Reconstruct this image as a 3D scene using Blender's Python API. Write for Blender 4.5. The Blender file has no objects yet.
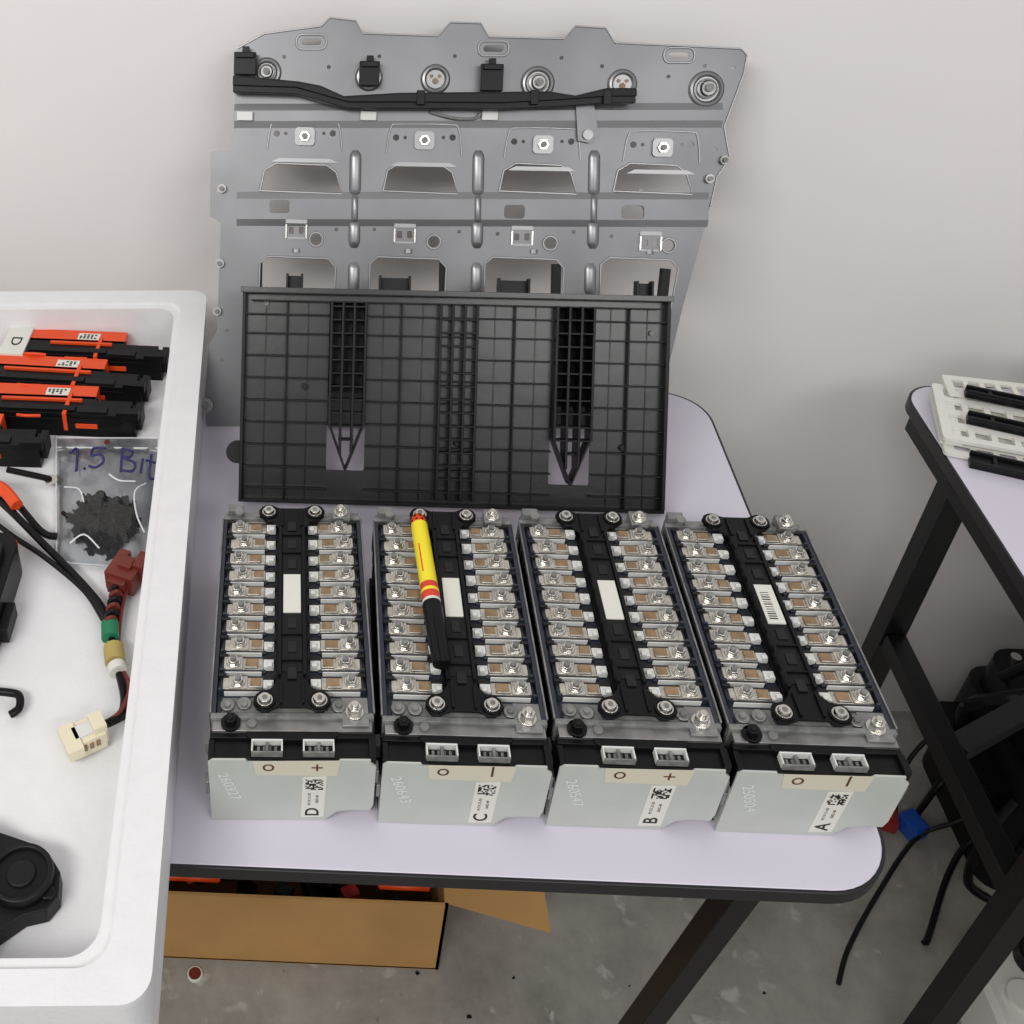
import bpy, bmesh, random
from math import *
from mathutils import Matrix, Vector, Euler
random.seed(7)
scene=bpy.context.scene
COL=scene.collection

# ---------------------------------------------------------------- materials
MATS={}
def mat(name,col,rough=0.5,metal=0.0,var=0.0,vscale=40,bump=0.0,bscale=200,alpha=1.0,trans=0.0,spec=None,coat=0.0):
    if name in MATS: return MATS[name]
    m=bpy.data.materials.new(name); m.use_nodes=True
    nt=m.node_tree; b=nt.nodes['Principled BSDF']
    c=(col[0],col[1],col[2],1)
    b.inputs['Base Color'].default_value=c
    b.inputs['Roughness'].default_value=rough
    b.inputs['Metallic'].default_value=metal
    if spec is not None: b.inputs['Specular IOR Level'].default_value=spec
    if coat: b.inputs['Coat Weight'].default_value=coat
    tc=nt.nodes.new('ShaderNodeTexCoord')
    if var>0:
        n=nt.nodes.new('ShaderNodeTexNoise'); n.inputs['Scale'].default_value=vscale; n.inputs['Detail'].default_value=5
        nt.links.new(tc.outputs['Object'],n.inputs['Vector'])
        r=nt.nodes.new('ShaderNodeValToRGB')
        r.color_ramp.elements[0].position=0.3; r.color_ramp.elements[1].position=0.7
        r.color_ramp.elements[0].color=tuple(x*(1-var) for x in col)+(1,)
        r.color_ramp.elements[1].color=tuple(min(1,x*(1+var)) for x in col)+(1,)
        nt.links.new(n.outputs['Fac'],r.inputs['Fac']); nt.links.new(r.outputs['Color'],b.inputs['Base Color'])
    if bump>0:
        n2=nt.nodes.new('ShaderNodeTexNoise'); n2.inputs['Scale'].default_value=bscale; n2.inputs['Detail'].default_value=4
        nt.links.new(tc.outputs['Object'],n2.inputs['Vector'])
        bp=nt.nodes.new('ShaderNodeBump'); bp.inputs['Strength'].default_value=bump; bp.inputs['Distance'].default_value=0.002
        nt.links.new(n2.outputs['Fac'],bp.inputs['Height']); nt.links.new(bp.outputs['Normal'],b.inputs['Normal'])
    if alpha<1: b.inputs['Alpha'].default_value=alpha
    if trans: b.inputs['Transmission Weight'].default_value=trans
    MATS[name]=m; return m
def s(r,g,b): # sRGB 0-255 -> linear
    f=lambda v:(v/255/12.92 if v/255<=0.04045 else ((v/255+0.055)/1.055)**2.4)
    return (f(r),f(g),f(b))
WALL=mat('wall_paint',s(230,227,225),0.75,var=0.035,vscale=1.3,bump=0.08,bscale=25)
BLK=mat('black_plastic',s(13,13,15),0.38,spec=.22)
BLK2=mat('black_plastic_matte',s(18,19,21),0.5,spec=.28)
BLKG=mat('black_plastic_sheen',s(20,21,22),0.27,spec=.5,bump=.12,bscale=30)
DKG=mat('dark_slate_plastic',s(38,43,54),0.42)
DUST=mat('dusty_grey_plastic',s(116,117,115),0.5,var=0.35,vscale=120)
SHEET=mat('painted_sheet',s(184,188,182),0.42,var=0.05,vscale=25)
STEEL=mat('bright_steel',s(205,203,197),0.27,1.0)
BUS=mat('busbar_metal',s(190,186,176),0.34,0.75,var=0.25,vscale=150)
ZINC=mat('zinc_end_plate',s(145,145,144),0.4,0.8,var=0.25,vscale=60)
TAN=mat('tan_pad',s(136,112,84),0.5,var=0.25,vscale=150)
WPL=mat('white_clip_plastic',s(212,213,210),0.4)
WHT=mat('white_plastic',s(222,221,214),0.45)
LAB=mat('label_white',s(218,218,208),0.5)
TAPE=mat('masking_tape',s(205,200,180),0.6)
INK_GAP=mat('ink_gap_black',s(16,15,16),0.6)  # print ink, also the black that paints dark row gaps
INKB=mat('ink_brown',s(85,42,35),0.6)
FAINT=mat('chalk_mark',s(216,220,217),0.7)
ALU=mat('stamped_steel',s(118,119,121),0.4,0.68,var=0.16,vscale=9)
ALUD=mat('stamped_steel_boss',s(142,142,143),0.36,0.75)
LAM=mat('laminate_white',s(208,203,215),0.3,var=0.015,vscale=6)
EDGE=mat('edge_band_black',s(24,22,26),0.4)
LEG=mat('black_steel_leg',s(17,17,19),0.42,spec=.35)
FOAM=mat('white_foam',s(226,226,227),0.6,var=0.02,vscale=60,bump=0.15,bscale=350)
CARD=mat('cardboard',s(190,146,88),0.8,var=0.1,vscale=9)
CARD_SHADE=mat('cardboard_shaded',s(120,86,48),0.85)  # darker copy of the cardboard, with the box's inner shade in its colour
ORG=mat('orange_plastic',s(225,74,22),0.4)
YEL=mat('marker_yellow',s(240,222,40),0.35)
RED=mat('marker_red',s(212,60,35),0.35)
BRN=mat('brown_connector',s(108,38,26),0.5)
GRN=mat('green_tape',s(20,120,80),0.5)
CRM=mat('cream_connector',s(225,216,188),0.4)
YTAPE=mat('yellow_foam_tape',s(175,155,90),0.7)
BLUE=mat('blue_connector',s(30,80,170),0.4)
REDC=mat('red_connector',s(150,38,38),0.4)
BAGE=mat('polybag_seam_glint',s(240,243,243),0.2,alpha=0.75)  # seams, plus the painted bright streaks on the film
PEN=mat('marker_ink_blue',s(44,40,100),0.6)
def film():
    m=bpy.data.materials.new('polybag_film');m.use_nodes=True;nt=m.node_tree
    nt.nodes.remove(nt.nodes['Principled BSDF']);o=nt.nodes['Material Output']
    t=nt.nodes.new('ShaderNodeBsdfTransparent');t.inputs[0].default_value=(.80,.815,.83,1)
    g=nt.nodes.new('ShaderNodeBsdfGlossy');g.inputs['Roughness'].default_value=.12
    f=nt.nodes.new('ShaderNodeFresnel');f.inputs[0].default_value=1.5
    a=nt.nodes.new('ShaderNodeMath');a.operation='MULTIPLY_ADD';a.inputs[1].default_value=1.2;a.inputs[2].default_value=.02
    x=nt.nodes.new('ShaderNodeMixShader')
    nt.links.new(f.outputs[0],a.inputs[0]);nt.links.new(a.outputs[0],x.inputs[0]);nt.links.new(t.outputs[0],x.inputs[1]);nt.links.new(g.outputs[0],x.inputs[2]);nt.links.new(x.outputs[0],o.inputs[0])
    return m
BAGM=film()

def floor_mat():
    m=bpy.data.materials.new('concrete_floor');m.use_nodes=True;nt=m.node_tree;b=nt.nodes['Principled BSDF']
    tc=nt.nodes.new('ShaderNodeTexCoord')
    n=nt.nodes.new('ShaderNodeTexNoise');n.inputs['Scale'].default_value=6;n.inputs['Detail'].default_value=10;n.inputs['Roughness'].default_value=0.7;n.inputs['Distortion'].default_value=0.2
    r=nt.nodes.new('ShaderNodeValToRGB')
    r.color_ramp.elements[0].position=0.3;r.color_ramp.elements[0].color=s(116,113,106)+(1,)
    r.color_ramp.elements[1].position=0.7;r.color_ramp.elements[1].color=s(170,167,158)+(1,)
    n2=nt.nodes.new('ShaderNodeTexNoise');n2.inputs['Scale'].default_value=26;n2.inputs['Detail'].default_value=6;n2.inputs['Distortion'].default_value=.4
    r2=nt.nodes.new('ShaderNodeValToRGB');r2.color_ramp.elements[0].position=0.62;r2.color_ramp.elements[0].color=(0,0,0,1);r2.color_ramp.elements[1].position=0.70;r2.color_ramp.elements[1].color=(.6,.6,.6,1)
    mx=nt.nodes.new('ShaderNodeMix');mx.data_type='RGBA';mx.inputs['B'].default_value=s(196,194,188)+(1,)
    for a in (n,n2): nt.links.new(tc.outputs['Object'],a.inputs['Vector'])
    nt.links.new(n.outputs['Fac'],r.inputs['Fac']);nt.links.new(n2.outputs['Fac'],r2.inputs['Fac'])
    nt.links.new(r2.outputs['Color'],mx.inputs['Factor']);nt.links.new(r.outputs['Color'],mx.inputs['A'])
    nt.links.new(mx.outputs['Result'],b.inputs['Base Color']);b.inputs['Roughness'].default_value=0.6
    return m
FLOORM=floor_mat()

# ---------------------------------------------------------------- mesh builder
class B:
    def __init__(self,sc=1.0):
        self.bm=bmesh.new();self.mats=[];self.sc=sc;self.M=Matrix.Identity(4)
    def mi(self,m):
        if m not in self.mats:self.mats.append(m)
        return self.mats.index(m)
    def _add(self,vs,fs,m,M=None,smooth=False):
        T=self.M@M if M is not None else self.M
        bv=[self.bm.verts.new((T@Vector(v))*self.sc) for v in vs];k=self.mi(m)
        for f in fs:
            try:
                fc=self.bm.faces.new([bv[i] for i in f]);fc.material_index=k
            except ValueError: pass
    def box(self,x0,x1,y0,y1,z0,z1,m,M=None):
        vs=[(x0,y0,z0),(x1,y0,z0),(x1,y1,z0),(x0,y1,z0),(x0,y0,z1),(x1,y0,z1),(x1,y1,z1),(x0,y1,z1)]
        self._add(vs,[(3,2,1,0),(4,5,6,7),(0,1,5,4),(1,2,6,5),(2,3,7,6),(3,0,4,7)],m,M)
    def cbox(self,c,d,m,rz=0,M=None):
        R=Matrix.Translation(c)@Matrix.Rotation(rz,4,'Z')
        if M is not None:R=M@R
        a,b,e=d[0]/2,d[1]/2,d[2]/2
        self.box(-a,a,-b,b,-e,e,m,R)
    def prism(self,pts,z0,z1,m,M=None):
        A=sum(pts[i][0]*pts[(i+1)%len(pts)][1]-pts[(i+1)%len(pts)][0]*pts[i][1] for i in range(len(pts)))
        if A<0:pts=pts[::-1]
        n=len(pts)
        vs=[(p[0],p[1],z0) for p in pts]+[(p[0],p[1],z1) for p in pts]
        fs=[tuple(range(n-1,-1,-1)),tuple(range(n,2*n))]+[(i,(i+1)%n,n+(i+1)%n,n+i) for i in range(n)]
        self._add(vs,fs,m,M)
    def cyl(self,c,r,h,m,seg=16,r2=None,M=None,rot=0):
        r2=r if r2 is None else r2
        R=Matrix.Translation(c)
        if M is not None:R=M@R
        vs=[(r*cos(2*pi*i/seg+rot),r*sin(2*pi*i/seg+rot),0) for i in range(seg)]+[(r2*cos(2*pi*i/seg+rot),r2*sin(2*pi*i/seg+rot),h) for i in range(seg)]
        fs=[tuple(range(seg-1,-1,-1)),tuple(range(seg,2*seg))]+[(i,(i+1)%seg,seg+(i+1)%seg,seg+i) for i in range(seg)]
        self._add(vs,fs,m,R)
    def lathe(self,c,prof,m,seg=24,M=None):
        R=Matrix.Translation(c)
        if M is not None:R=M@R
        n=len(prof);vs=[];fs=[]
        for i in range(seg):
            a=2*pi*i/seg
            for r,z in prof:vs.append((r*cos(a),r*sin(a),z))
        for i in range(seg):
            j=(i+1)%seg
            for k in range(n-1):fs.append((i*n+k,j*n+k,j*n+k+1,i*n+k+1))
        self._add(vs,fs,m,R)
    def tube(self,pts,r,m,seg=8,sub=6,M=None):
        P=[Vector(p) for p in pts]
        if sub>1 and len(P)>2:
            Q=[]
            for i in range(len(P)-1):
                p0=P[max(i-1,0)];p1=P[i];p2=P[i+1];p3=P[min(i+2,len(P)-1)]
                for k in range(sub):
                    t=k/sub
                    Q.append(0.5*((2*p1)+(p2-p0)*t+(2*p0-5*p1+4*p2-p3)*t*t+(-p0+3*p1-3*p2+p3)*t**3))
            Q.append(P[-1]);P=Q
        vs=[];fs=[];up=Vector((0.01,0.02,1)).normalized();n=len(P)
        for i,p in enumerate(P):
            d=(P[min(i+1,n-1)]-P[max(i-1,0)]).normalized()
            a=d.cross(up)
            if a.length<1e-3:a=d.cross(Vector((1,0,0)))
            a.normalize();b=d.cross(a)
            for k in range(seg):
                t=2*pi*k/seg;vs.append(p+a*(r*cos(t))+b*(r*sin(t)))
        for i in range(n-1):
            for k in range(seg):
                l=(k+1)%seg;fs.append((i*seg+k,i*seg+l,(i+1)*seg+l,(i+1)*seg+k))
        fs.append(tuple(range(seg)));fs.append(tuple(range((n-1)*seg+seg-1,(n-1)*seg-1,-1)))
        self._add(vs,fs,m,M)
    def beam(self,p0,p1,w,h,m):
        p0=Vector(p0);p1=Vector(p1);d=p1-p0
        q=d.to_track_quat('Z','Y').to_matrix().to_4x4()
        self.box(-w/2,w/2,-h/2,h/2,0,d.length,m,Matrix.Translation(p0)@q)
    def addmesh(self,me,m,M=None):
        vs=[tuple(v.co) for v in me.vertices];fs=[tuple(p.vertices) for p in me.polygons]
        self._add(vs,fs,m,M)
    def done(self,name,parent=None,bevel=0,smooth=True,loc=None,rz=0):
        bmesh.ops.recalc_face_normals(self.bm,faces=self.bm.faces[:])
        me=bpy.data.meshes.new(name);self.bm.to_mesh(me);self.bm.free()
        for m in self.mats:me.materials.append(m)
        if smooth:
            me.shade_smooth();me.set_sharp_from_angle(angle=radians(35))
        o=bpy.data.objects.new(name,me);COL.objects.link(o)
        if parent:o.parent=parent
        if loc:o.location=loc
        o.rotation_euler[2]=rz
        if bevel:
            md=o.modifiers.new('bevel','BEVEL');md.width=bevel;md.segments=2;md.limit_method='ANGLE';md.angle_limit=radians(40)
        return o
def empty(name,loc=(0,0,0),rot=(0,0,0)):
    e=bpy.data.objects.new(name,None);COL.objects.link(e);e.location=loc;e.rotation_euler=rot;e.empty_display_size=0.05
    return e
def text_mesh(txt,size,ext=0.00005,offset=0.0):
    cu=bpy.data.curves.new('t','FONT');cu.body=txt;cu.size=size;cu.extrude=ext;cu.align_x='CENTER';cu.align_y='CENTER';cu.offset=offset
    o=bpy.data.objects.new('t',cu);COL.objects.link(o)
    dg=bpy.context.evaluated_depsgraph_get();me=bpy.data.meshes.new_from_object(o.evaluated_get(dg))
    bpy.data.objects.remove(o);bpy.data.curves.remove(cu);return me
def holed(outline,holes,ext):
    cu=bpy.data.curves.new('h','CURVE');cu.dimensions='2D';cu.fill_mode='BOTH';cu.extrude=ext
    for pl in [outline]+holes:
        sp=cu.splines.new('POLY');sp.points.add(len(pl)-1)
        for i,p in enumerate(pl):sp.points[i].co=(p[0],p[1],0,1)
        sp.use_cyclic_u=True
    o=bpy.data.objects.new('h',cu);COL.objects.link(o)
    dg=bpy.context.evaluated_depsgraph_get();me=bpy.data.meshes.new_from_object(o.evaluated_get(dg))
    bpy.data.objects.remove(o);bpy.data.curves.remove(cu);return me
def circ(x,y,r,n=16,ry=None):
    ry=ry or r
    return [(x+r*cos(2*pi*i/n),y+ry*sin(2*pi*i/n)) for i in range(n)]
def rrect(x0,x1,y0,y1,r,n=4):
    P=[]
    for cx,cy,a in ((x1-r,y1-r,0),(x0+r,y1-r,90),(x0+r,y0+r,180),(x1-r,y0+r,270)):
        for i in range(n+1):
            t=radians(a+90*i/n);P.append((cx+r*cos(t),cy+r*sin(t)))
    return P

# ---------------------------------------------------------------- room
FZ=-0.74
b=B();b.box(-2.2,2.6,-2.6,0.60,FZ-0.05,FZ,FLOORM);b.done('floor',smooth=False)
b=B();b.box(-2.2,2.6,0.56,0.62,FZ,1.9,WALL);b.done('wall_back',smooth=False)
b=B();b.box(-2.26,-2.2,-2.6,0.62,FZ,1.9,WALL);b.done('wall_left',smooth=False)

# ---------------------------------------------------------------- tables
def table_top(bd,x0,x1,y0,y1,r):
    bd.prism(rrect(x0,x1,y0,y1,r,10),-0.014,-0.0006,EDGE)
    bd.prism(rrect(x0+.0025,x1-.0025,y0+.0025,y1-.0025,r-.002,10),-0.002,0,LAM)
b=B();table_top(b,-0.76,0.4715,-0.1590,0.405,0.05)
b.box(-.70,.41,-.112,-.086,-.041,-.014,LEG);b.box(-.70,.41,.335,.36,-.041,-.014,LEG)
for y in (-.100,.345):
    b.beam((.408,y,-.03),(.304,y,FZ),.024,.020,LEG)
    b.beam((-.68,y,-.03),(-.56,y,FZ),.024,.020,LEG)
b.done('folding_table',bevel=.0008)
b=B();table_top(b,0.690,1.85,-0.55,0.428,0.035)
for x in (.713,1.80):
    for y in (-.01,.305):
        b.beam((x,y,-.02),(x,y,FZ),.026,.026,LEG)
    b.box(x-.011,x+.011,.004,.291,-.273,-.251,LEG)
    b.box(x-.015,x+.015,-.50,.40,-.040,-.014,LEG)
b.box(.73,1.78,.295,.32,-.039,-.014,LEG)
b.beam((.722,.15,-.262),(1.02,.34,-.335),.024,.018,LEG)
b.done('folding_table',bevel=.0008)

# ---------------------------------------------------------------- battery modules (mm)
def battery(loc,rz,letter,marks,idx):
    e=empty('battery_module' ,loc,(0,0,rz))
    b=B(.001);W,L,H=117,235,82
    rj=random.Random(40+idx)
    for i in range(14):
        y=31+i*13.7
        b.box(2,W-2,y,y+12.4,3,70,BLK2 if i%2 else BLK)
        b.box(1,W-1,y+4,y+8,10,66,BLK)
    b.box(4.5,W-4.5,28.5,225,5,72.5,BLK2)
    for x in (0,W-5):b.box(x,x+5,6,230,0,6,BLK2)
    b.box(4.2,W-4.2,24,229.5,72,76,DKG)
    for x0,x1 in ((0,4),(W-4,W)):
        b.box(x0,x1,31.5,225.5,66,80,DKG)
        b.box(x0-.6 if x0==0 else x1-.8,x0+.8 if x0==0 else x1+.6,31,226,78,81.5,ZINC)
        for i in range(14):
            y=33+i*13.7;xx=x0 if x0==0 else x1
            b.box(xx-.9,xx+.9,y,y+5,58,77.5,BLK)
    b.box(2,W-2,18,30,6,77.4,ZINC);b.box(2,W-2,224,236,6,78,ZINC)
    b.box(.4,W-.4,27,31.3,60,80,DUST);b.box(.4,W-.4,226.3,230,60,80.3,DUST)
    b.box(8,W-8,32,46,75.5,77.2,DUST)
    for x in (12,24,92):
        b.cyl((x,37+rj.random()*3,77),5.2,3.2,ZINC,14);b.cyl((x,38,80),2.5,2,DUST,10)
    for x in (10,100):
        b.box(x-6,x+7,232,240,60,84,DUST)
    for j in range(10):
        y=57+17.6*j
        for side in (0,1):
            fx=(lambda v:v) if side==0 else (lambda v:W-v)
            def bx(a,c,y0,y1,z0,z1,m):
                a,c=fx(a),fx(c);b.box(min(a,c),max(a,c),y0,y1,z0,z1,m)
            alt=(j+side)%2
            bx(6,39,y-7.0,y+6.6,75,78.5,DKG)
            bx(5,8,y-8.6,y-6.8,76,84,DKG)
            bx(9,36,y-8.7,y-8.0,76,81,WPL)
            bx(8,37,y-5.5,y+4.6,78.5,80.2,BUS)
            bx(4.5,10,y+5.2,y+7.8,76,82,INK_GAP);bx(13,34,y+5.2,y+7.6,76,78,INK_GAP)  # black blocks between rows paint the shade of the gaps
            xb=15 if alt else 19
            bx(xb-7,xb+7,y-5.6,y+5.2,80.1,81.4,BUS)
            bc=fx(xb);ry=rj.uniform(-.5,.5)
            b.cyl((bc,y+ry,81.3),5.4,1.2,STEEL,16)
            b.cyl((bc,y+ry,82.5),4.2,3.4,STEEL,6,rot=rj.random())
            b.cyl((bc,y+ry,85.9),2.3,2.2,DUST,10)
            bx(xb+9,xb+18.5-(0 if alt else 2),y-4,y+3.6,80,81.6,TAN)
            bx(xb+8,xb+18,y-5.2,y-4.1,80,82.2,BUS)
            bx(37.3,45,y-4.5,y+2.6,77,80.5+(1.2 if alt else 0),WPL)
            bx(40,44,y-4.8,y-1.4,80,83.6,WPL)
            bx(37.5,46,y+4.0,y+7.7,76.5,79.5,INK_GAP)  # black block paints the dark gap between the white clips
    b.box(46.5,70.5,47,225,76.3,80,BLK)
    b.box(1,W-1,-1,20,58,72,BLK);b.box(.5,W-.5,14,20.6,60,75,BLK)
    b.box(0,4,-.8,13.7,50,74,BLK);b.box(W-5,W,-.8,13.7,52,76,BLK)
    b.prism([(26,21),(91,21),(91,15),(86,11.5),(31,11.5),(26,15)],72,76.5,BLK)
    for xc in (41,77):
        b.box(xc-11,xc+11,.5,1.7,72,78,DUST);b.box(xc-11,xc+11,9.7,11,72,78.5,WPL)
        b.box(xc-11,xc-9.8,1.7,9.7,72,78,WPL);b.box(xc+9.8,xc+11,1.7,9.7,72,78,WPL)
        for k in (-6,-2,2,6):b.box(xc+k-1,xc+k+1,3,8,72,74,DUST)
        b.box(xc-1,xc+1,1.7,9.7,72,77,DUST);b.box(xc-9.6,xc+9.6,1.8,9.6,72,72.8,BLK2)
    b.cyl((15,24,77),7,3,BLK,18);b.cyl((15,24,80),4.5,5,BLK,6);b.cyl((15,24,85),2,1,BLK2,10)
    b.cyl((30,24,77),3.5,2,DUST,12)
    b.box(94,113,21,45,77.5,79.6,ZINC)
    b.cyl((103,32,79.6),6.8,1.5,STEEL,18);b.cyl((103,32,81),5.2,6,STEEL,6);b.cyl((103,32,87),2.8,3.5,STEEL,12)
    b.box(93,108,222,236.5,79,86,ZINC);b.cyl((100,229,86),6,1.2,STEEL,18);b.cyl((100,229,87),4.4,4,STEEL,6);b.cyl((100,229,91),2.6,2,STEEL,12)
    b.cyl((14,231,80),4,5,DUST,12)
    b.box(-3,-.2,-1,8,30,44,ZINC);b.box(W+.2,W+2.5,-1,8,44,58,ZINC)
    b.box(-4,-.2,20,30,46,60,DUST)
    b.done('cell_stack',e,bevel=.00035)
    # centre strap
    b=B(.001);c=58.5
    def half(yb,sg):
        return [(c+9.5,yb+sg*26),(c+11,yb+sg*17),(c+16,yb+sg*11),(c+22,yb+sg*9.5),(c+27,yb+sg*5),(c+28,yb-sg*1),(c+25,yb-sg*6),(c+18,yb-sg*7.5),(c+10,yb-sg*4)]
    R=half(36,1)[::-1]+half(229,-1)
    P=R+[(2*c-x,y) for x,y in R[::-1]]
    b.prism(P,84,86.5,BLK)
    for sg in (-1,1):
        b.box(c+sg*9.3-1.3,c+sg*9.3+1.3,58,208,80,89.5,BLK)
    b.box(c-7.9,c+7.9,62,204,86.2,87.2,BLK2)
    for y in (60,84,107,168,190,210):b.box(c-3.4,c+3.4,y-5,y+5,86.8,88.2,INK_GAP)
    for y in (72,96,180,200):b.box(c-7.8,c+7.8,y-.8,y+.8,86.8,89,BLK)
    for yy in (44,221):
        for sg in (-1,1):
            b.box(c+sg*8-1,c+sg*8+1,yy-10,yy+10,86.2,88.6,BLK)
    for x in (c-19.5,c+19.5):
        for y in (37,228):
            b.lathe((x,y,86.4),[(7.6,0),(7.6,1.6),(6.4,2),(6.2,.6),(0,.6)],BLK,20)
            b.cyl((x,y,87.1),5.8,.8,STEEL,20);b.cyl((x,y,87.9),4.9,2.6,STEEL,20,r2=4.1);b.cyl((x,y,90.5),2.0,.4,DUST,10)
            b.cyl((x,y,77.3),5,7,DKG,12)
    b.box(c-6.8,c+6.8,117,156,86.9,88.4,LAB)
    if letter=='A':
        for k in range(12):
            b.box(c-4.5,c+2,121+k*2.4,121+k*2.4+rj.choice((.7,1.2)),88.4,88.5,INK_GAP)
    b.done('centre_strap',e,bevel=.0004)
    # front sheet
    b=B(.001)
    F=Matrix(((1,0,0,0),(0,0,1,-2.5),(0,1,0,0),(0,0,0,1)))
    out=[(0,0),(82,0),(91,11),(100,13),(115,13),(117,20),(117,66),(113,70),(113,73),(92,73),(90,70),(28,70),(26,73),(3,73),(0,70)]
    b.prism(out,0,1.5,SHEET,F)
    b.box(0,1.2,-1,14,4,49,SHEET);b.box(115.8,117,-1,14,20,51,SHEET)
    b.prism([(31,72),(92,73),(90,55),(33,56)],-.25,-.05,TAPE,F)
    b.prism([(66,53),(83,54.5),(81.5,5),(65,4)],-.32,-.05,LAB,F)
    for i in range(10):
        for j in range(10):
            if rj.random()<.55:b.box(68+i*1.25,69.25+i*1.25,-2.95,-2.85,38.5+j*1.25,39.75+j*1.25,INK_GAP)
    TF=lambda x,z,r:Matrix.Translation((x,-2.9,z))@Matrix.Rotation(pi/2,4,'X')@Matrix.Rotation(r,4,'Z')
    b.addmesh(text_mesh(letter,14,.05,.2),INK_GAP,TF(73.5,11,pi/2))
    b.addmesh(text_mesh('M-TX 21-03',3,.05),INK_GAP,TF(71,27,pi/2))
    b.addmesh(text_mesh('3602-48',3,.05),INK_GAP,TF(76.5,27,pi/2))
    b.addmesh(text_mesh(marks[0],17,.05,-.05),INKB,TF(42,66,0))
    b.addmesh(text_mesh(marks[1],17,.05,-.05),INKB,TF(76,64 if marks[1]=='+' else 66,0))
    b.addmesh(text_mesh(marks[2],11,.05),FAINT,TF(14,42,-pi/2+.3))
    b.done('front_sheet',e,bevel=.0)
    return e
battery((-0.0143,-0.1196,0.0005),.0376,'D',('o','+','260327'),0)
battery((0.1071,-0.1167,0.0005),.0102,'C',('o','I','260643'),1)
battery((0.2291,-0.1138,0.0005),.0061,'B',('o','+','260547'),2)
battery((0.3506,-0.1130,0.0005),.0016,'A',('o','I','250504'),3)

# marker pen on module
e=empty('marker_pen',(0.1071,-0.1167,0),(0,0,.0102))
b=B(.001)
p0=Vector((36,217,95.5));p1=Vector((44,65,95.5));d=(p1-p0);Ln=d.length
M=Matrix.Translation(p0)@d.to_track_quat('Z','Y').to_matrix().to_4x4()
b.lathe((0,0,0),[(0,0),(4.5,0),(6.3,3),(6.8,10)],ORG,24,M)
b.lathe((0,0,0),[(6.8,10),(7,30),(7,76)],YEL,24,M)
b.lathe((0,0,0),[(7,76),(7.1,80),(7.1,82)],RED,24,M)
b.lathe((0,0,0),[(7.1,82),(7.1,85)],YEL,24,M)
b.lathe((0,0,0),[(7.1,85),(7.1,92)],RED,24,M)
b.lathe((0,0,0),[(7.1,92),(7.1,94.5)],LAB,24,M)
b.lathe((0,0,0),[(7,94.5),(6.6,98),(7.6,98.5),(7.4,118),(6.6,Ln-1),(5.5,Ln),(0,Ln)],BLK,24,M)
b.box(-1.6,1.6,6.5,9.5,112,Ln+4,BLK,M)
for k in range(9):
    a=k*2*pi/9
    for zz in (3.5,7.5):b.cyl((6.3*cos(a+zz),6.3*sin(a+zz),zz),1.1,1.2,INK_GAP,8,M=M)
b.box(-4.2,-3.2,5.4,6.2,36,66,ORG,M)
b.done('pen_body',e)

# ---------------------------------------------------------------- leaning objects
def lean(name,p,up):
    up=Vector(up).normalized();x=Vector((1,0,0));n=x.cross(up)
    e=empty(name);Mx=Matrix((x,up,n)).transposed().to_4x4();Mx.translation=Vector(p);e.matrix_world=Mx;return e
e=lean('ribbed_battery_cover',(-0.018,.204,0.011),(0,.571,.821))
b=B(.001);Wc,Hc=398,200
cols=[(84,116,34),(294,328,26)]
b.addmesh(holed(rrect(0,Wc,0,Hc,8),[rrect(x0-2,x1+2,yb-3,Hc-10,2) for x0,x1,yb in cols],1.0),BLKG)
for a in ((0,Wc,0,3),(0,Wc,Hc-3,Hc),(0,3,3,Hc-3),(Wc-3,Wc,3,Hc-3)):b.box(a[0],a[1],a[2],a[3],-12,13,BLK)
b.box(-2,Wc+2,Hc-2,Hc+3,-14,14,BLKG);b.box(Wc,Wc+6,0,Hc-8,-14,-6,BLK);b.box(8,Wc-8,Hc-10,Hc-8.6,0,11,BLK)
hr=[14,34,55,76,97,118,139,160,178]
segs=[(3,82),(118,292),(330,Wc-3)]
for y in hr:
    for a,c in segs:b.box(a,c,y-.75,y+.75,0,10.5,BLK)
for x in (42,150,256,362):b.box(x-.75,x+.75,3,Hc-10,0,8,BLK)
for x in (22,62,133,170,238,276,346,380):b.box(x-.5,x+.5,3,Hc-10,0,2.0,BLKG)
n=4
for x0,x1,yb in cols+[(186,220,6)]:
    m_=(x0+x1)/2
    for i in range(n):
        x=x0+(x1-x0)*i/(n-1)
        y0=yb+(40*abs(x-m_)/((x1-x0)/2) if yb>10 else 0)
        b.box(x-1.2,x+1.2,y0,Hc-9,-9,15,BLK)
    y=yb+(40 if yb>10 else 8)
    while y<Hc-12:
        b.box(x0,x1,y-.9,y+.9,-7,14,BLK);y+=12.5
    if yb>10:
        b.box(x0+(x1-x0)*.28,x1-(x1-x0)*.28,yb+26,yb+28,-5,10,BLK)
        for sg in (-1,1):
            xo=m_+sg*(x1-x0)/2
            b.prism([(xo-1,yb+41),(xo+1,yb+41),(m_+1,yb-2),(m_-1,yb-2)],-9,12,BLK)
        b.box(x0-3,x1+3,yb+70,Hc-9,-16,-14,BLK)
    else:
        b.box(x0,x1,2,Hc-4,-12,-10,BLK)
for x in (48,143,255,377):
    w=15 if x in(143,255) else 8
    b.box(x-w,x+w,Hc+3,Hc+15,-10,-7,BLK);b.box(x-w,x-w+2,Hc+3,Hc+17,-10,2,BLK);b.box(x+w-2,x+w,Hc+3,Hc+17,-10,2,BLK)
for x,y in ((384,168),(22,188),):b.cyl((x,y,1),2.5,3,DUST,14)
for x,y in ((60,110),(205,60),(360,60)):b.cyl((x,y,1),3,5,BLK,14)
for x in (40,360):b.box(x,x+6,120,128,-75,-12,BLK2)
b.cyl((-3,45,-10),11,6,BLK2,20)
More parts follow.
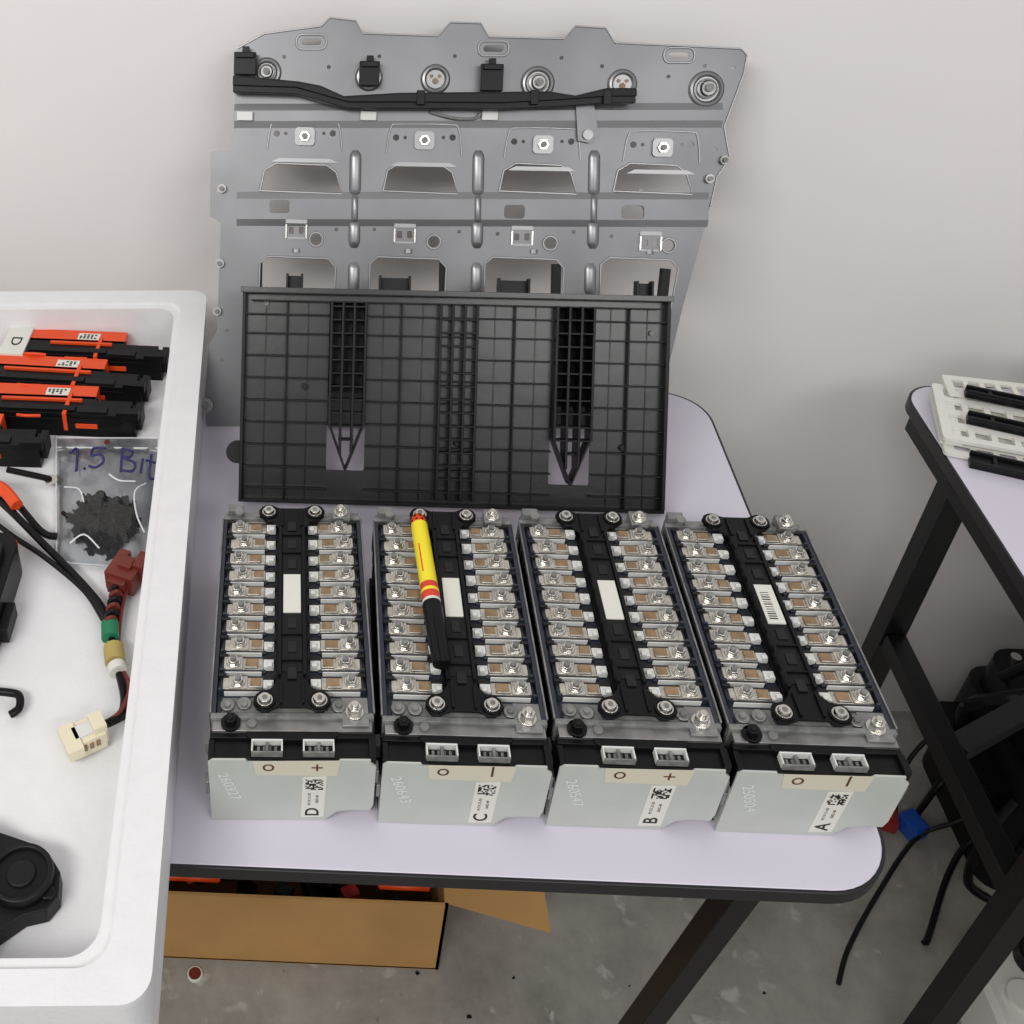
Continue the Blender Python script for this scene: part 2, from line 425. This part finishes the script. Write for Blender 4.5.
b.done('cover_panel',e,bevel=.0003)

# ---------------------------------------------------------------- stamped steel plate leaning on wall (local mm)
def q(u,v): # drawing units -> mm on plate
    return ((u-240)*(1.003+(v-50)*.0001)-33,349-(v-85)*1.025+(u-240)*.018)
e=lean('stamped_steel_bracket_panel',(0,.325,0.004),(0,.4919,.8706))
out=[(213,428),(210,400),(214,345),(222,330),(224,222),(213,215),(213,152),(233,150),(236,100),(238,52),(265,38),(322,31),(330,23),(356,26),(363,38),(438,41),(450,28),(480,29),(488,42),(562,44),(573,32),(603,34),(612,48),(735,54),(741,60),(738,78),(720,128),(726,158),(714,176),(708,205),(684,300),(660,410),(600,425),(400,425)]
def sq(x0,x1,y0,y1,r=3):return [q(a,c) for a,c in rrect(x0,x1,y0,y1,r,3)]
def cc(x,y,r):
    X,Y=q(x,y);return circ(X,Y,r,16)
holes=[];rims=[]
for x0,x1,xm in ((263,345,0),(386,460,0),(501,577,0),(613,690,0)):
    h_=[q(*t) for t in ((x0,190),(x0+4,170),(x0+16,163),(x1-16,165),(x1-6,172),(x1,193))]
    holes.append(h_);rims.append(h_)
for x,y in ((312,46),(493,53),(675,60)):
    h_=[q(*t) for t in rrect(x-10,x+10,y-3,y+3,2.9,4)];holes.append(h_)
    rims.append([q(*t) for t in rrect(x-15,x+15,y-7,y+7,6,4)])
for x,y,r in ((283,203,10),(516,211,10),(632,213,11)):
    holes.append(sq(x-r,x+r,y-8,y+9,3))
for x,y in ((320,238),(437,240),(552,241),(668,243)):
    holes.append(cc(x,y,5.5));rims.append(cc(x,y,7))
for x,y in ((307,137),(426,141),(543,145),(660,148)):
    for d_ in (-28,28):holes.append(cc(x+d_,y-3,3.2))
    for d_ in (-19,19):holes.append(cc(x+d_,y-3,1.8))
for x,y in ((380,60),(560,62),(455,60),(728,72),(700,70),(250,65),(712,150),(232,330),(228,360),(221,190),(285,60),(600,70),(330,70),(500,76),(665,80),(640,190),(255,215),(400,207),(448,210),(570,212),(690,215),(340,228),(378,228),(462,230),(500,232),(575,230),(612,234)):holes.append(cc(x,y,2))
for x0,x1 in ((262,340),(372,450),(486,566),(600,678)):
    h_=[q(*t) for t in ((x0,392),(x0+2,262),(x0+10,255),(x1-8,257),(x1,266),(x1-4-(x1>640)*18,392))]
    holes.append(h_);rims.append(h_)
for x,y in ((300,229),(408,233),(524,235),(650,240)):
    for k in (-1,1):holes.append(sq(x+k*5-2.5,x+k*5+2.5,y-3.5,y+3.5,1))
b=B(.001)
b.addmesh(holed([q(*t) for t in out],holes,.7),ALU)
for h_ in rims:
    b.tube([(x,y,1.0) for x,y in h_]+[(h_[0][0],h_[0][1],1.0)],1.1,ALUD,6,1)
# perimeter lip
P_=[q(*t) for t in out[9:30]];b.tube([(x,y,.9) for x,y in P_],1.0,ALUD,6,1)
def strip(y0,y1,xa,xb,h,hs,f=7):
    A=q(xa,y0);Bq=q(xb,y0);C=q(xb,y1);D=q(xa,y1)
    b.addmesh(holed([A,Bq,C,D],hs,.3),ALU,Matrix.Translation((0,0,h)))
    for (p,qq,sg) in ((A,Bq,1),(D,C,-1)):
        vs=[(p[0],p[1],h+.3),(qq[0],qq[1],h+.3),(qq[0],qq[1]+sg*f,.72),(p[0],p[1]+sg*f,.72),(p[0],p[1],.71),(qq[0],qq[1],.71)]
        b._add(vs,[(0,1,2,3),(3,2,5,4),(0,3,4),(1,5,2),(0,4,5,1)],ALUD)
strip(198,218,240,706,2.6,[h for h in (sq(273,293,199,212,3),sq(506,526,203.5,217,3),sq(621,643,204,217,3))])
strip(112,122,236,718,2.2,[])
def bead(x,y0,y1,w,h):
    P=[];x0,ya=q(x,y0);x1,yb=q(x,y1)
    n=8
    for i in range(n+1):
        t=i/n;P.append((-w*cos(pi*t),h*sin(pi*t)))
    vs=[];fs=[]
    st=[(ya+ w*.6,.05),(ya,.75),(ya-w*.6,1),(yb+w*.6,1),(yb,.75),(yb-w*.6,.05)]
    for y,k in st:
        xx=x0+(x1-x0)*(ya-y)/(ya-yb)
        for a,c_ in P:vs.append((xx+a*(.5+.5*k),y,c_*k+.6))
    m_=n+1
    for i in range(len(st)-1):
        for j in range(n):fs.append((i*m_+j,i*m_+j+1,(i+1)*m_+j+1,(i+1)*m_+j))
    b._add(vs,fs,ALUD)
for x in (358,480,594):
    bead(x,154,192,6,3.4);bead(x,222,243,6,3.2);bead(x,196,220,4,4.6)
for x in (358,480,592):bead(x,264,290,6,3)
for x in (300,412,536,650):bead(x,249,249.5,4,2)
for x,y,r,big in ((268,75,13,1),(370,80,12,1),(436,82,13,0),(537,86,15,1),(620,87,13,0),(702,92,16,1)):
    X,Y=q(x,y)
    b.lathe((X,Y,.7),[(r+2,0),(r,2.5),(r-2,3),(r-4,1),(r-6,1),(0.5,1)],ALUD,28)
    if big:
        b.cyl((X,Y,1.5),r*.42,8,ZINC,18);b.cyl((X,Y,9.5),r*.25,4,DUST,14)
        b.lathe((X,Y,1.5),[(r*.62,0),(r*.62,4),(r*.5,4.5),(r*.45,2)],ZINC,20)
    else:
        for k in (-1,1):b.cyl((X+4*k,Y+3,1.6),1.8,1.2,TAN,10)
        b.cyl((X,Y-2,1.6),3,1.5,TAN,12)
for x,y in ((307,137),(426,141),(543,145),(660,148)):
    X,Y=q(x,y);b.prism([(X+u,Y+v) for u,v in rrect(-10,10,-9,9,4)],.72,4,ALUD);b.cyl((X,Y,4),5.5,3,STEEL,6);b.cyl((X,Y,7),3,3,DUST,12)
    b.prism([(X+u,Y+v-22) for u,v in [(-26,0),(26,0),(34,-4),(-34,-4)]],.72,2.5,ALUD)
    b.tube([(X-38,Y-14,1),(X-34,Y+12,1),(X-24,Y+16,1),(X+24,Y+16,1),(X+34,Y+12,1),(X+38,Y-14,1)],.9,ALUD,6,3)
for x,y in ((300,229),(408,233),(524,235),(650,240)):
    X,Y=q(x,y);b.prism([(X+u,Y+v+9) for u,v in rrect(-11,11,-2,2,1)],.72,3,ALUD)
    b.box(X-11,X-9.5,Y-8,Y+6,.72,4,STEEL);b.box(X+9.5,X+11,Y-8,Y+6,.72,4,STEEL);b.box(X-9,X+9,Y-9,Y-7,.72,2,ALUD)
for x,y in ((224,262),(222,310),(225,188),(720,160),(706,178)):
    X,Y=q(x,y);b.cyl((X,Y,.72),4.5,5,ZINC,14);b.cyl((X,Y,5),2.5,4,DUST,10)
X,Y=q(212,405);b.cyl((X,Y,.8),8,9,ZINC,16);b.cyl((X,Y,10),4,5,DUST,12);b.box(X-8,X-3,Y-16,Y,.8,4,ALU)
for x,y0,y1 in ((262,258,400),(560,262,400),(668,266,400),(448,258,400)):
    A=q(x,y0);C=q(x-(12 if x>600 else 0),y1);b.beam((A[0],A[1],-8),(C[0],C[1],-8),8,12,BLK2)
X,Y=q(583,128);b.prism([(X-10,Y+22),(X+8,Y+22),(X+14,Y-8),(X+6,Y-16),(X-6,Y-14)],3.4,6,ALU);b.cyl((X+3,Y-8,6),5,3,ZINC,16)
b.done('steel_panel',e,bevel=0)
b=B(.001)
top=[(236,80),(300,86),(322,90),(345,100),(400,97),(545,96),(570,100),(600,93),(628,93)]
bot=[(628,107),(600,107),(560,110),(500,113),(400,112),(350,112),(320,104),(298,98),(236,96)]
b.prism([q(*t) for t in top+bot],8,22,BLK)
b.prism([q(x,y+1.5) for x,y in top]+[q(x,y-6) for x,y in bot],22,26,BLK2)
for x,y,w,h in ((247,68,11,22),(370,78,10,24),(490,82,11,26)):
    X,Y=q(x,y);b.box(X-w,X+w,Y-h/2,Y+h/2,6,16,BLK);b.box(X-w+2,X+w-2,Y+h/2-6,Y+h/2-1,16,20,BLK2);b.box(X-3,X+4,Y+h/2,Y+h/2+6,8,12,BLK)
for x in (420,530,600):
    X,Y=q(x,101);b.box(X-4,X+4,Y-8,Y+6,20,27,BLK)
for x in (247,370,490):
    X,Y=q(x,116);b.box(X-8,X+8,Y-6,Y+3,4,7,WPL)
X,Y=q(455,118);b.tube([(X-25,Y+4,6),(X,Y-2,8),(X+20,Y-2,8),(X+26,Y+4,8)],1.6,DUST)
b.done('wiring_rail',e,bevel=.0006)

# ---------------------------------------------------------------- white foam tray (m)
e=empty('foam_tray',(-0.052,0.07,0.0),(0,0,radians(3.0)))
b=B()
outer=rrect(-.62,0,-.357,.388,.018,6);inner=rrect(-.588,-.032,-.330,.360,.02,6)
me=holed(outer,[inner],.0275)
b.addmesh(me,FOAM,Matrix.Translation((0,0,.0505)))
b.prism(outer,.001,.023,FOAM)
b.addmesh(holed(rrect(-.622,.002,-.359,.390,.018,6),[rrect(-.596,-.024,-.338,.368,.02,6)],.003),FOAM,Matrix.Translation((0,0,.079)))
b.done('tray_shell',e,bevel=.002)
TZ=.0235
def conn(x1,y,rz,ln,lab):
    e=empty('busbar_connector_cover',(x1,y,TZ),(0,0,rz));b=B(.001)
    b.M=Matrix.Diagonal((1,1.42,1.4,1))
    b.box(-ln,-2,-9,9,0,16,BLK);b.box(-ln+8,-44,-8,12,16,20,BLK);b.box(-44,-8,-8.6,8,16,20,BLK)
    b.box(-20,2,-9.3,-3,16,23,BLK);b.box(-4,3,-4,10,4,18,BLK2);b.box(-60,-30,-7,-1,20,21.5,BLK2);b.box(-ln+20,-62,-6,-1,20,22,BLK)
    b.box(-ln+4,-46,9,24,2,20,ORG);b.box(-ln-10,-ln+16,-12,22,1,22,LAB)
    b.box(-ln+20,-ln+36,-9.5,-8,4,14,ORG);b.box(-74,-70,-10,14,6,21.5,ORG);b.box(-ln+40,-58,5,7,16,22,ORG);b.box(-62,-40,-9.6,-8,8,12,ORG)
    b.box(-98,-74,12,20,20,20.5,LAB)
    for k in range(5):
        for l in range(3):
            if random.random()<.6:b.box(-96+k*4,-93.5+k*4,13+l*2,14.5+l*2,20.4,20.7,INK_GAP)
    b.tube([(-ln+16,-9,20),(-ln+28,-11,22),(-ln+40,-9,20)],1.2,ORG)
    b.tube([(-ln+60,-9,18),(-ln+70,-12,20),(-ln+84,-9,18)],1.2,ORG)
    b.addmesh(text_mesh(lab,16,.1),INK_GAP,Matrix.Translation((-ln+3,4,22.2))@Matrix.Rotation(-pi/2,4,'Z'))
    b.done('cover',e,bevel=.0006)
conn(-.110,.383,-.03,165,'D');conn(-.124,.332,-.05,190,'C');conn(-.124,.287,-.02,180,'A');conn(-.210,.240,.0,140,'A')
# polybag with clips
e=empty('bag_of_plastic_clips',(0,0,TZ));b=B()
CA=Vector((-.206,.268,0));CB=Vector((-.103,.272,0));CC=Vector((-.084,.095,0));CD=Vector((-.171,.100,0))
def on(u,v,z=0.0):
    p=(CA*(1-u)+CB*u)*(1-v)+(CD*(1-u)+CC*u)*v;p.z=z;return p
def hz(u,v):
    return .004+.022*(sin(pi*u)**.7)*max(0,sin(pi*min(1,max(0,v*1.15-.12))))**.6
def bagsurf(m,f):
    N=22;rr=random.Random(3);vs=[];fs=[]
    for i in range(N+1):
        for j in range(N+1):
            u=i/N;v=j/N
            z=f(u,v)+(rr.uniform(-.0028,.0028) if 0<i<N and 0<j<N and f(u,v)>.003 else 0)
            vs.append(on(u,v,z))
    for i in range(N):
        for j in range(N):
            k=i*(N+1)+j;fs.append((k,k+N+1,k+N+2,k+1))
    b._add(vs,fs,m)
bagsurf(BAGM,hz)
for v0,v1 in ((0,.012),(.085,.10),(.115,.125),(.985,1.0)):
    K=10
    for i in range(K):
        u0=i/K;u1=(i+1)/K
        b._add([on(u0,v0,hz(u0,v0)+.0006),on(u1,v0,hz(u1,v0)+.0006),on(u1,v1,hz(u1,v1)+.0006),on(u0,v1,hz(u0,v1)+.0006)],[(0,1,2,3)],BAGE)
for u in (0.004,.996):
    b.tube([on(u,k/6,.0046) for k in range(7)],.0008,BAGE,6,1)
for pp in ([(.1,.5),(.25,.56),(.3,.66)],[(.9,.45),(.8,.55),(.82,.7),(.9,.8)],[(.15,.9),(.3,.86),(.45,.93)],[(.55,.46),(.65,.5),(.8,.47)]):
    b.tube([on(u,v,hz(u,v)+.0025) for u,v in pp],.0008,BAGE,6,4)  # pale tubes paint bright glints along the film
b.cyl(on(.5,.05,.0050),.003,.001,BRN,12)
def stroke(pts):
    b.tube([on(u,v,hz(u,v)+.0025) for u,v in pts],.0013,PEN,6,4)
stroke([(.15,.20),(.22,.16),(.22,.40)]);stroke([(.30,.395),(.31,.40)]);stroke([(.50,.17),(.38,.17),(.37,.27),(.46,.26),(.49,.34),(.42,.40),(.35,.38)])
stroke([(.66,.16),(.66,.42)]);stroke([(.66,.17),(.76,.19),(.74,.26),(.67,.28),(.79,.31),(.77,.39),(.66,.41)])
stroke([(.86,.25),(.85,.38)]);stroke([(.94,.18),(.93,.38),(.97,.38)]);stroke([(.89,.25),(.98,.24)])
rb=random.Random(11)
for k in range(120):
    a=rb.random()*2*pi;rr=sqrt(rb.random())*rb.uniform(.8,1.1)
    u=.47+.31*rr*cos(a);v=.70+.20*rr*sin(a)
    p=on(u,v,.004+rb.random()*max(.002,hz(u,v)-.014)*(1-min(1,rr)*.4))
    M=Matrix.Translation(p)@Euler((rb.random()*6,rb.random()*6,0)).to_matrix().to_4x4()
    b.cyl((0,0,0),.0036,.006,BLK,6,M=M);b.cyl((0,0,.006),.002,.006,BLK2,8,M=M);b.cyl((0,0,-.001),.0052,.001,BLK,10,M=M)
b.done('bag',e)
# cable harness
e=empty('wiring_harness',(0,0,TZ));b=B()
def run(pts,r,m):b.tube(pts,r,m,8,6)
run([(-.245,.170,.02),(-.215,.14,.022),(-.185,.115,.012),(-.15,.08,.01),(-.124,.05,.01),(-.113,.03,.01)],.0036,BLK)
run([(-.25,.15,.015),(-.215,.125,.01),(-.18,.10,.01),(-.14,.066,.008),(-.118,.035,.008)],.0025,BLK2)
run([(-.26,.19,.02),(-.225,.165,.02),(-.19,.13,.012),(-.175,.126,.01)],.0034,BLK)
run([(-.106,.075,.016),(-.113,.05,.014),(-.109,.02,.012),(-.103,.002,.01),(-.096,-.02,.01),(-.088,-.045,.01),(-.09,-.062,.012),(-.108,-.075,.012)],.0030,BLK)
run([(-.104,.075,.012),(-.108,.045,.01),(-.106,.015,.008),(-.1,-.01,.008),(-.088,-.03,.01),(-.082,-.055,.01),(-.1,-.07,.01)],.0026,BLK2)
run([(-.102,.075,.012),(-.104,.045,.01),(-.102,.015,.008),(-.097,-.01,.008),(-.085,-.035,.014),(-.088,-.058,.014),(-.1,-.07,.012)],.0018,BRN)
for k in range(6):b.tube([(-.111,.064-.007*k,.014),(-.1095,.061-.007*k,.014)],.0062,BRN if k%2 else BLK2,10,1)
b.tube([(-.111,.028,.012),(-.108,.012,.012)],.0072,GRN,12,1)
b.tube([(-.104,.004,.012),(-.100,-.012,.012)],.0082,YTAPE,12,1)
b.tube([(-.099,-.014,.012),(-.096,-.021,.012)],.0074,LAB,12,1)
M=Matrix.Translation((-.106,.080,.014))@Matrix.Rotation(-.35,4,'Z')
b.cbox((0,0,0),(.026,.024,.02),BRN,0,M);b.cbox((-.010,.013,.001),(.010,.014,.012),BRN,0,M);b.cbox((.011,.010,.004),(.010,.018,.018),BRN,0,M);b.cbox((0,-.014,0),(.016,.008,.014),BRN,0,M);b.cbox((.001,.002,.011),(.012,.010,.004),BRN,0,M)
M=Matrix.Translation((-.112,-.080,.010))@Matrix.Rotation(.55,4,'Z')
b.cbox((0,0,0),(.028,.020,.016),CRM,0,M);b.cbox((-.011,-.002,.005),(.012,.026,.01),CRM,0,M);b.cbox((.011,0,.004),(.010,.015,.020),CRM,0,M);b.cbox((0,0,.009),(.016,.011,.002),WPL,0,M)
for k in (-.008,-.003,.002,.007):b.cbox((k,-.0105,.002),(.003,.001,.006),TAN,0,M)
b.tube([(-.260,.175,.03),(-.232,.165,.03),(-.213,.145,.028)],.006,ORG,10,6)
b.cyl((-.197,.205,.004),.0065,.002,STEEL,16)
b.tube([(-.24,.21,.012),(-.205,.205,.008),(-.198,.205,.005)],.003,BLK)
b.done('harness',e,bevel=.0006)
# relay box
e=empty('relay_unit',(.006,-.010,TZ));b=B()
b.prism([(x,y) for x,y in rrect(-.30,-.205,-.005,.115,.018,5)],0,.035,BLK)
b.prism(rrect(-.29,-.214,.005,.105,.016,5),.035,.042,BLK2);b.cyl((-.228,.080,.042),.012,.004,BLK,24);b.cyl((-.225,.03,.042),.01,.004,BLK,24)
b.box(-.205,-.197,.02,.05,.004,.02,BLK2);b.box(-.300,-.212,-.012,-.0052,.004,.024,ORG);b.box(-.30,-.212,.1152,.121,.01,.02,ORG)
b.tube([(-.23,-.030,.008),(-.205,-.030,.008),(-.184,-.031,.008),(-.176,-.034,.008),(-.174,-.044,.007),(-.180,-.050,.006)],.0034,BLK)
b.done('relay_case',e,bevel=.001)
# blower
e=empty('blower_fan',(0,-.010,TZ));b=B()
b.prism([(-.20,-.150),(-.160,-.150),(-.133,-.158),(-.116,-.168),(-.108,-.178),(-.106,-.194),(-.112,-.204),(-.126,-.208),(-.142,-.222),(-.152,-.24),(-.16,-.26),(-.20,-.262)],0,.016,BLK2)
fc=(-.132,-.184)
b.cyl((fc[0],fc[1],.016),.0215,.006,BLK,40);b.lathe((fc[0],fc[1],.022),[(.0215,0),(.0205,.003),(.0175,.003),(.0165,-.002),(.010,-.001),(.0095,.002),(.0,.0025)],BLK2,40)
b.cyl((-.113,-.194,.016),.005,.004,BLK,16)
b.box(-.2,-.155,-.236,-.206,.016,.028,BLK);b.cyl((-.152,-.226,.016),.004,.008,STEEL,10);b.cyl((-.158,-.214,.028),.003,.006,CRM,10)
b.box(-.2,-.16,-.162,-.151,.016,.026,BLK)
b.done('blower_housing',e,bevel=.0008)

# ---------------------------------------------------------------- cardboard box under the table
e=empty('cardboard_box',(0,0,FZ));b=B();x0,x1,y0,y1,h=-.20,.226,.133,.44,.158
b.box(x0,x1,y0,y0+.004,0,h,CARD);b.box(x0,x1,y1-.004,y1,0,h,CARD);b.box(x0,x0+.004,y0,y1,0,h,CARD);b.box(x1-.004,x1,y0,y1,0,h,CARD);b.box(x0,x1,y0,y1,0.001,.004,CARD_SHADE)
def flap(P,t=.003):
    vs=P+[(p[0],p[1],p[2]-t) for p in P];n=len(P)
    b._add(vs,[tuple(range(n)),tuple(range(2*n-1,n-1,-1))]+[(i,(i+1)%n,n+(i+1)%n,n+i) for i in range(n)],CARD)
flap([(x1,y0+.004,h),(x1,y1,h),(x1+.115,y1-.02,h-.005),(x1+.122,y0-.018,h-.016)])
flap([(x0,y1,h),(x1-.01,y1,h),(x1-.02,y1+.06,h+.03),(x0,y1+.06,h+.03)])
b.done('box_walls',e)
b=B()
rb=random.Random(21)
for k in range(60):
    p=(rb.uniform(x0+.04,x1-.04),rb.uniform(y0+.03,y1-.03),rb.uniform(.05,.13))
    M=Matrix.Translation(p)@Euler((rb.random()*3,rb.random()*3,rb.random()*3)).to_matrix().to_4x4()
    m=rb.choice((BLK,BLK2,ORG,BLK,BLK2,REDC,BLK))
    b.cbox((0,0,0),(.07,.018,.02),m,0,M);b.cbox((.02,.008,.01),(.018,.014,.018),BLK,0,M)
for x in (-.115,-.085,.175):
    b.tube([(x-.03,.165,.14),(x,.158,.153),(x+.03,.165,.14)],.005,ORG)
b.done('loose_connectors',e,bevel=.001)

# ---------------------------------------------------------------- things on the second table
e=empty('white_plastic_grille',(0,-.006,0.0005));b=B()
M=Matrix.Translation((.712,.415,0))@Matrix.Rotation(-.27,4,'Z')
me=holed(rrect(0,.30,-.095,0,.004),[rrect(.010+.021*i,.025+.021*i,-.087+.022*j,-.073+.022*j,.002) for i in range(13) for j in range(4)],.002)
b.addmesh(me,WHT,M@Matrix.Translation((0,0,.015)));b.addmesh(me,WHT,M@Matrix.Translation((.004,-.008,.003)))
b.box(.0,.30,-.090,-.002,.0055,.0075,LAB,M)
b.box(.004,.02,-.092,-.003,.0077,.0128,WHT,M);b.box(.12,.14,-.092,-.003,.0077,.0128,WHT,M)
M2=Matrix.Translation((.725,.425,.018))@Matrix.Rotation(-.16,4,'Z')
b.addmesh(holed(rrect(0,.26,-.035,0,.003),[rrect(.008+.016*i,.019+.016*i,-.029,-.007,.002) for i in range(15)],.0015),LAB,M2@Matrix.Translation((0,0,.0016)))
b.done('grille',e,bevel=.0004)
def strip_(x,y,z,rz,L_,w):
    e=empty('black_plastic_rail',(x,y,z),(0,0,rz));b=B();b.box(0,L_,-w,0,0,.006,BLK);b.box(0,L_,-w,-w+.002,.006,.010,BLK2);b.box(0,L_,-.002,0,.006,.010,BLK2)
    for i in range(5):b.box(.02+i*.05,.024+i*.05,-w+.002,-.002,.006,.009,BLK2)
    b.done('rail',e,bevel=.0006)
strip_(.735,.388,.0225,-.34,.26,.011);strip_(.722,.350,.0185,-.36,.26,.012);strip_(.712,.308,.0005,-.34,.24,.018)
e=empty('cream_tool_case',(.815,.385,.036));b=B();b.prism(rrect(0,.16,0,.04,.012),0,.014,CRM);b.prism(rrect(.01,.15,.006,.034,.012),.014,.018,LAB);b.tube([(.012,.01,.016),(.012,.012,.04),(.05,.012,.042),(.05,.01,.016)],.003,BLK);b.done('case',e,bevel=.001)

# ---------------------------------------------------------------- black housings / canister / cables on floor at right
e=empty('inverter_housing',(-.02,-.01,FZ));b=B()
b.prism(rrect(.99,1.40,.28,.50,.03),0,.20,BLK2);b.prism(rrect(1.0,1.38,.29,.49,.03),.20,.25,BLK)
b.prism(rrect(.945,.99,.32,.46,.01),.12,.17,BLK);b.cyl((1.05,.36,.25),.045,.02,BLK2,28);b.cyl((1.05,.36,.27),.028,.015,BLK,24)
for k in range(6):b.box(1.0+.05*k,1.012+.05*k,.272,.2802,.02,.18,BLK)
b.tube([(.97,.42,.16),(.945,.40,.24),(.99,.38,.29),(1.07,.42,.28),(1.14,.44,.25)],.010,BLK,10)
b.tube([(1.0,.44,.25),(1.03,.42,.31),(1.10,.40,.30),(1.12,.36,.24)],.007,BLK2,10)
b.tube([(.98,.30,.18),(.95,.28,.12),(.955,.27,.04),(.99,.262,.01)],.006,BLK,10)
for x,y in ((1.02,.31),(1.12,.31),(1.03,.47)):b.cyl((x,y,.25),.007,.008,STEEL,10)
b.box(1.045,1.095,.268,.272,.055,.08,LAB)
b.addmesh(text_mesh('SK12W1',.013,.0002),INK_GAP,Matrix.Translation((1.07,.2675,.0675))@Matrix.Rotation(pi/2,4,'X'))
b.done('housing',e,bevel=.002)
e=empty('white_canister',(.925,.105,FZ));b=B()
b.prism(rrect(-.055,.10,-.08,.060,.03,6),0,.08,WHT);b.prism(rrect(-.045,.09,-.07,.050,.03,6),.08,.092,WHT)
b.cyl((.015,.025,.092),.024,.02,BLK2,24);b.lathe((.015,.025,.112),[(.022,0),(.022,.006),(.017,.006),(.015,0),(0,0)],BLK,24)
b.cyl((-.02,-.02,.092),.020,.008,LAB,24)
b.tube([(-.035,.035,.09),(-.035,.035,.11),(-.015,.042,.115),(-.01,.042,.09)],.005,WHT,10)
b.done('canister',e,bevel=.003)
e=empty('connector_pigtail',(0,0,FZ));b=B()
b.tube([(1.02,.335,.10),(.97,.325,.03),(.93,.285,.006),(.87,.20,.006),(.862,.195,.006)],.0042,BLK)
b.tube([(1.0,.345,.09),(.95,.34,.05),(.90,.33,.02),(.82,.25,.005),(.76,.18,.005),(.732,.135,.005)],.0032,BLK2)
b.tube([(.99,.37,.1),(.96,.40,.06),(.93,.38,.03),(.91,.36,.02)],.0045,BLK)
b.tube([(.99,.38,.12),(.94,.43,.12),(.90,.41,.06),(.885,.37,.03)],.0035,BLK2)
b.cbox((.905,.352,.018),(.026,.034,.024),BLUE,.4);b.cbox((.905,.348,.031),(.016,.022,.005),BLUE,.4);b.cbox((.876,.362,.016),(.022,.028,.020),REDC,-.3);b.cbox((.876,.362,.028),(.012,.018,.005),REDC,-.3)
b.done('pigtail',e,bevel=.001)
e=empty('bottle_cap',(-.086,.113,FZ));b=B();b.lathe((0,0,0),[(.010,0),(.010,.004),(.009,.005),(.008,.005)],LAB,24);b.cyl((0,0,.0005),.0075,.0042,BRN,24);b.done('cap',e)
e=empty('floor_litter',(0,0,FZ));b=B()
rb=random.Random(5)
for k in range(40):
    x=rb.uniform(.0,.75);y=rb.uniform(-.02,.13);r=rb.uniform(.0012,.004)
    b.prism([(x+r*rb.uniform(.4,1.2)*cos(t),y+r*rb.uniform(.4,1.2)*sin(t)) for t in (0,1.2,2.5,3.6,5)],0.0003,.0012,rb.choice((LAB,TAN,BLK2,DUST)))
b.done('litter',e)

# ---------------------------------------------------------------- lights
def area(name,loc,size,power,target,col=(1,1,1),sy=None):
    l=bpy.data.lights.new(name,'AREA');l.energy=power;l.size=size;l.color=col
    if sy:l.shape='RECTANGLE';l.size_y=sy
    o=bpy.data.objects.new(name,l);COL.objects.link(o);o.location=loc
    o.rotation_euler=(Vector(target)-Vector(loc)).to_track_quat('-Z','Y').to_euler();return o
area('ceiling_light',(-.8,-1.4,1.8),1.3,31,(.1,.5,0.1),(1,.98,.955),.4)
area('ceiling_light',(1.1,-1.8,1.8),1.3,16,(.5,.5,.1),(1,.98,.965),.4)
w=bpy.data.worlds.new('world');scene.world=w;w.use_nodes=True
w.node_tree.nodes['Background'].inputs[0].default_value=(.97,.97,1,1);w.node_tree.nodes['Background'].inputs[1].default_value=.45
scene.view_settings.view_transform='Standard'
# ---------------------------------------------------------------- camera
cd=bpy.data.cameras.new('camera');co=bpy.data.objects.new('camera',cd);COL.objects.link(co)
co.location=(0.0589,-0.5904,0.7672)
co.matrix_world=Matrix.Translation(co.location)@Matrix.Rotation(.0457,4,'Z')@Matrix.Rotation(.9377,4,'X')@Matrix.Rotation(-.0025,4,'Z')
cd.sensor_width=36;cd.lens=1140.3/1024*36;cd.shift_x=(512-281.25)/1024;cd.shift_y=(355.03-512)/1024;cd.clip_start=.01
scene.camera=co
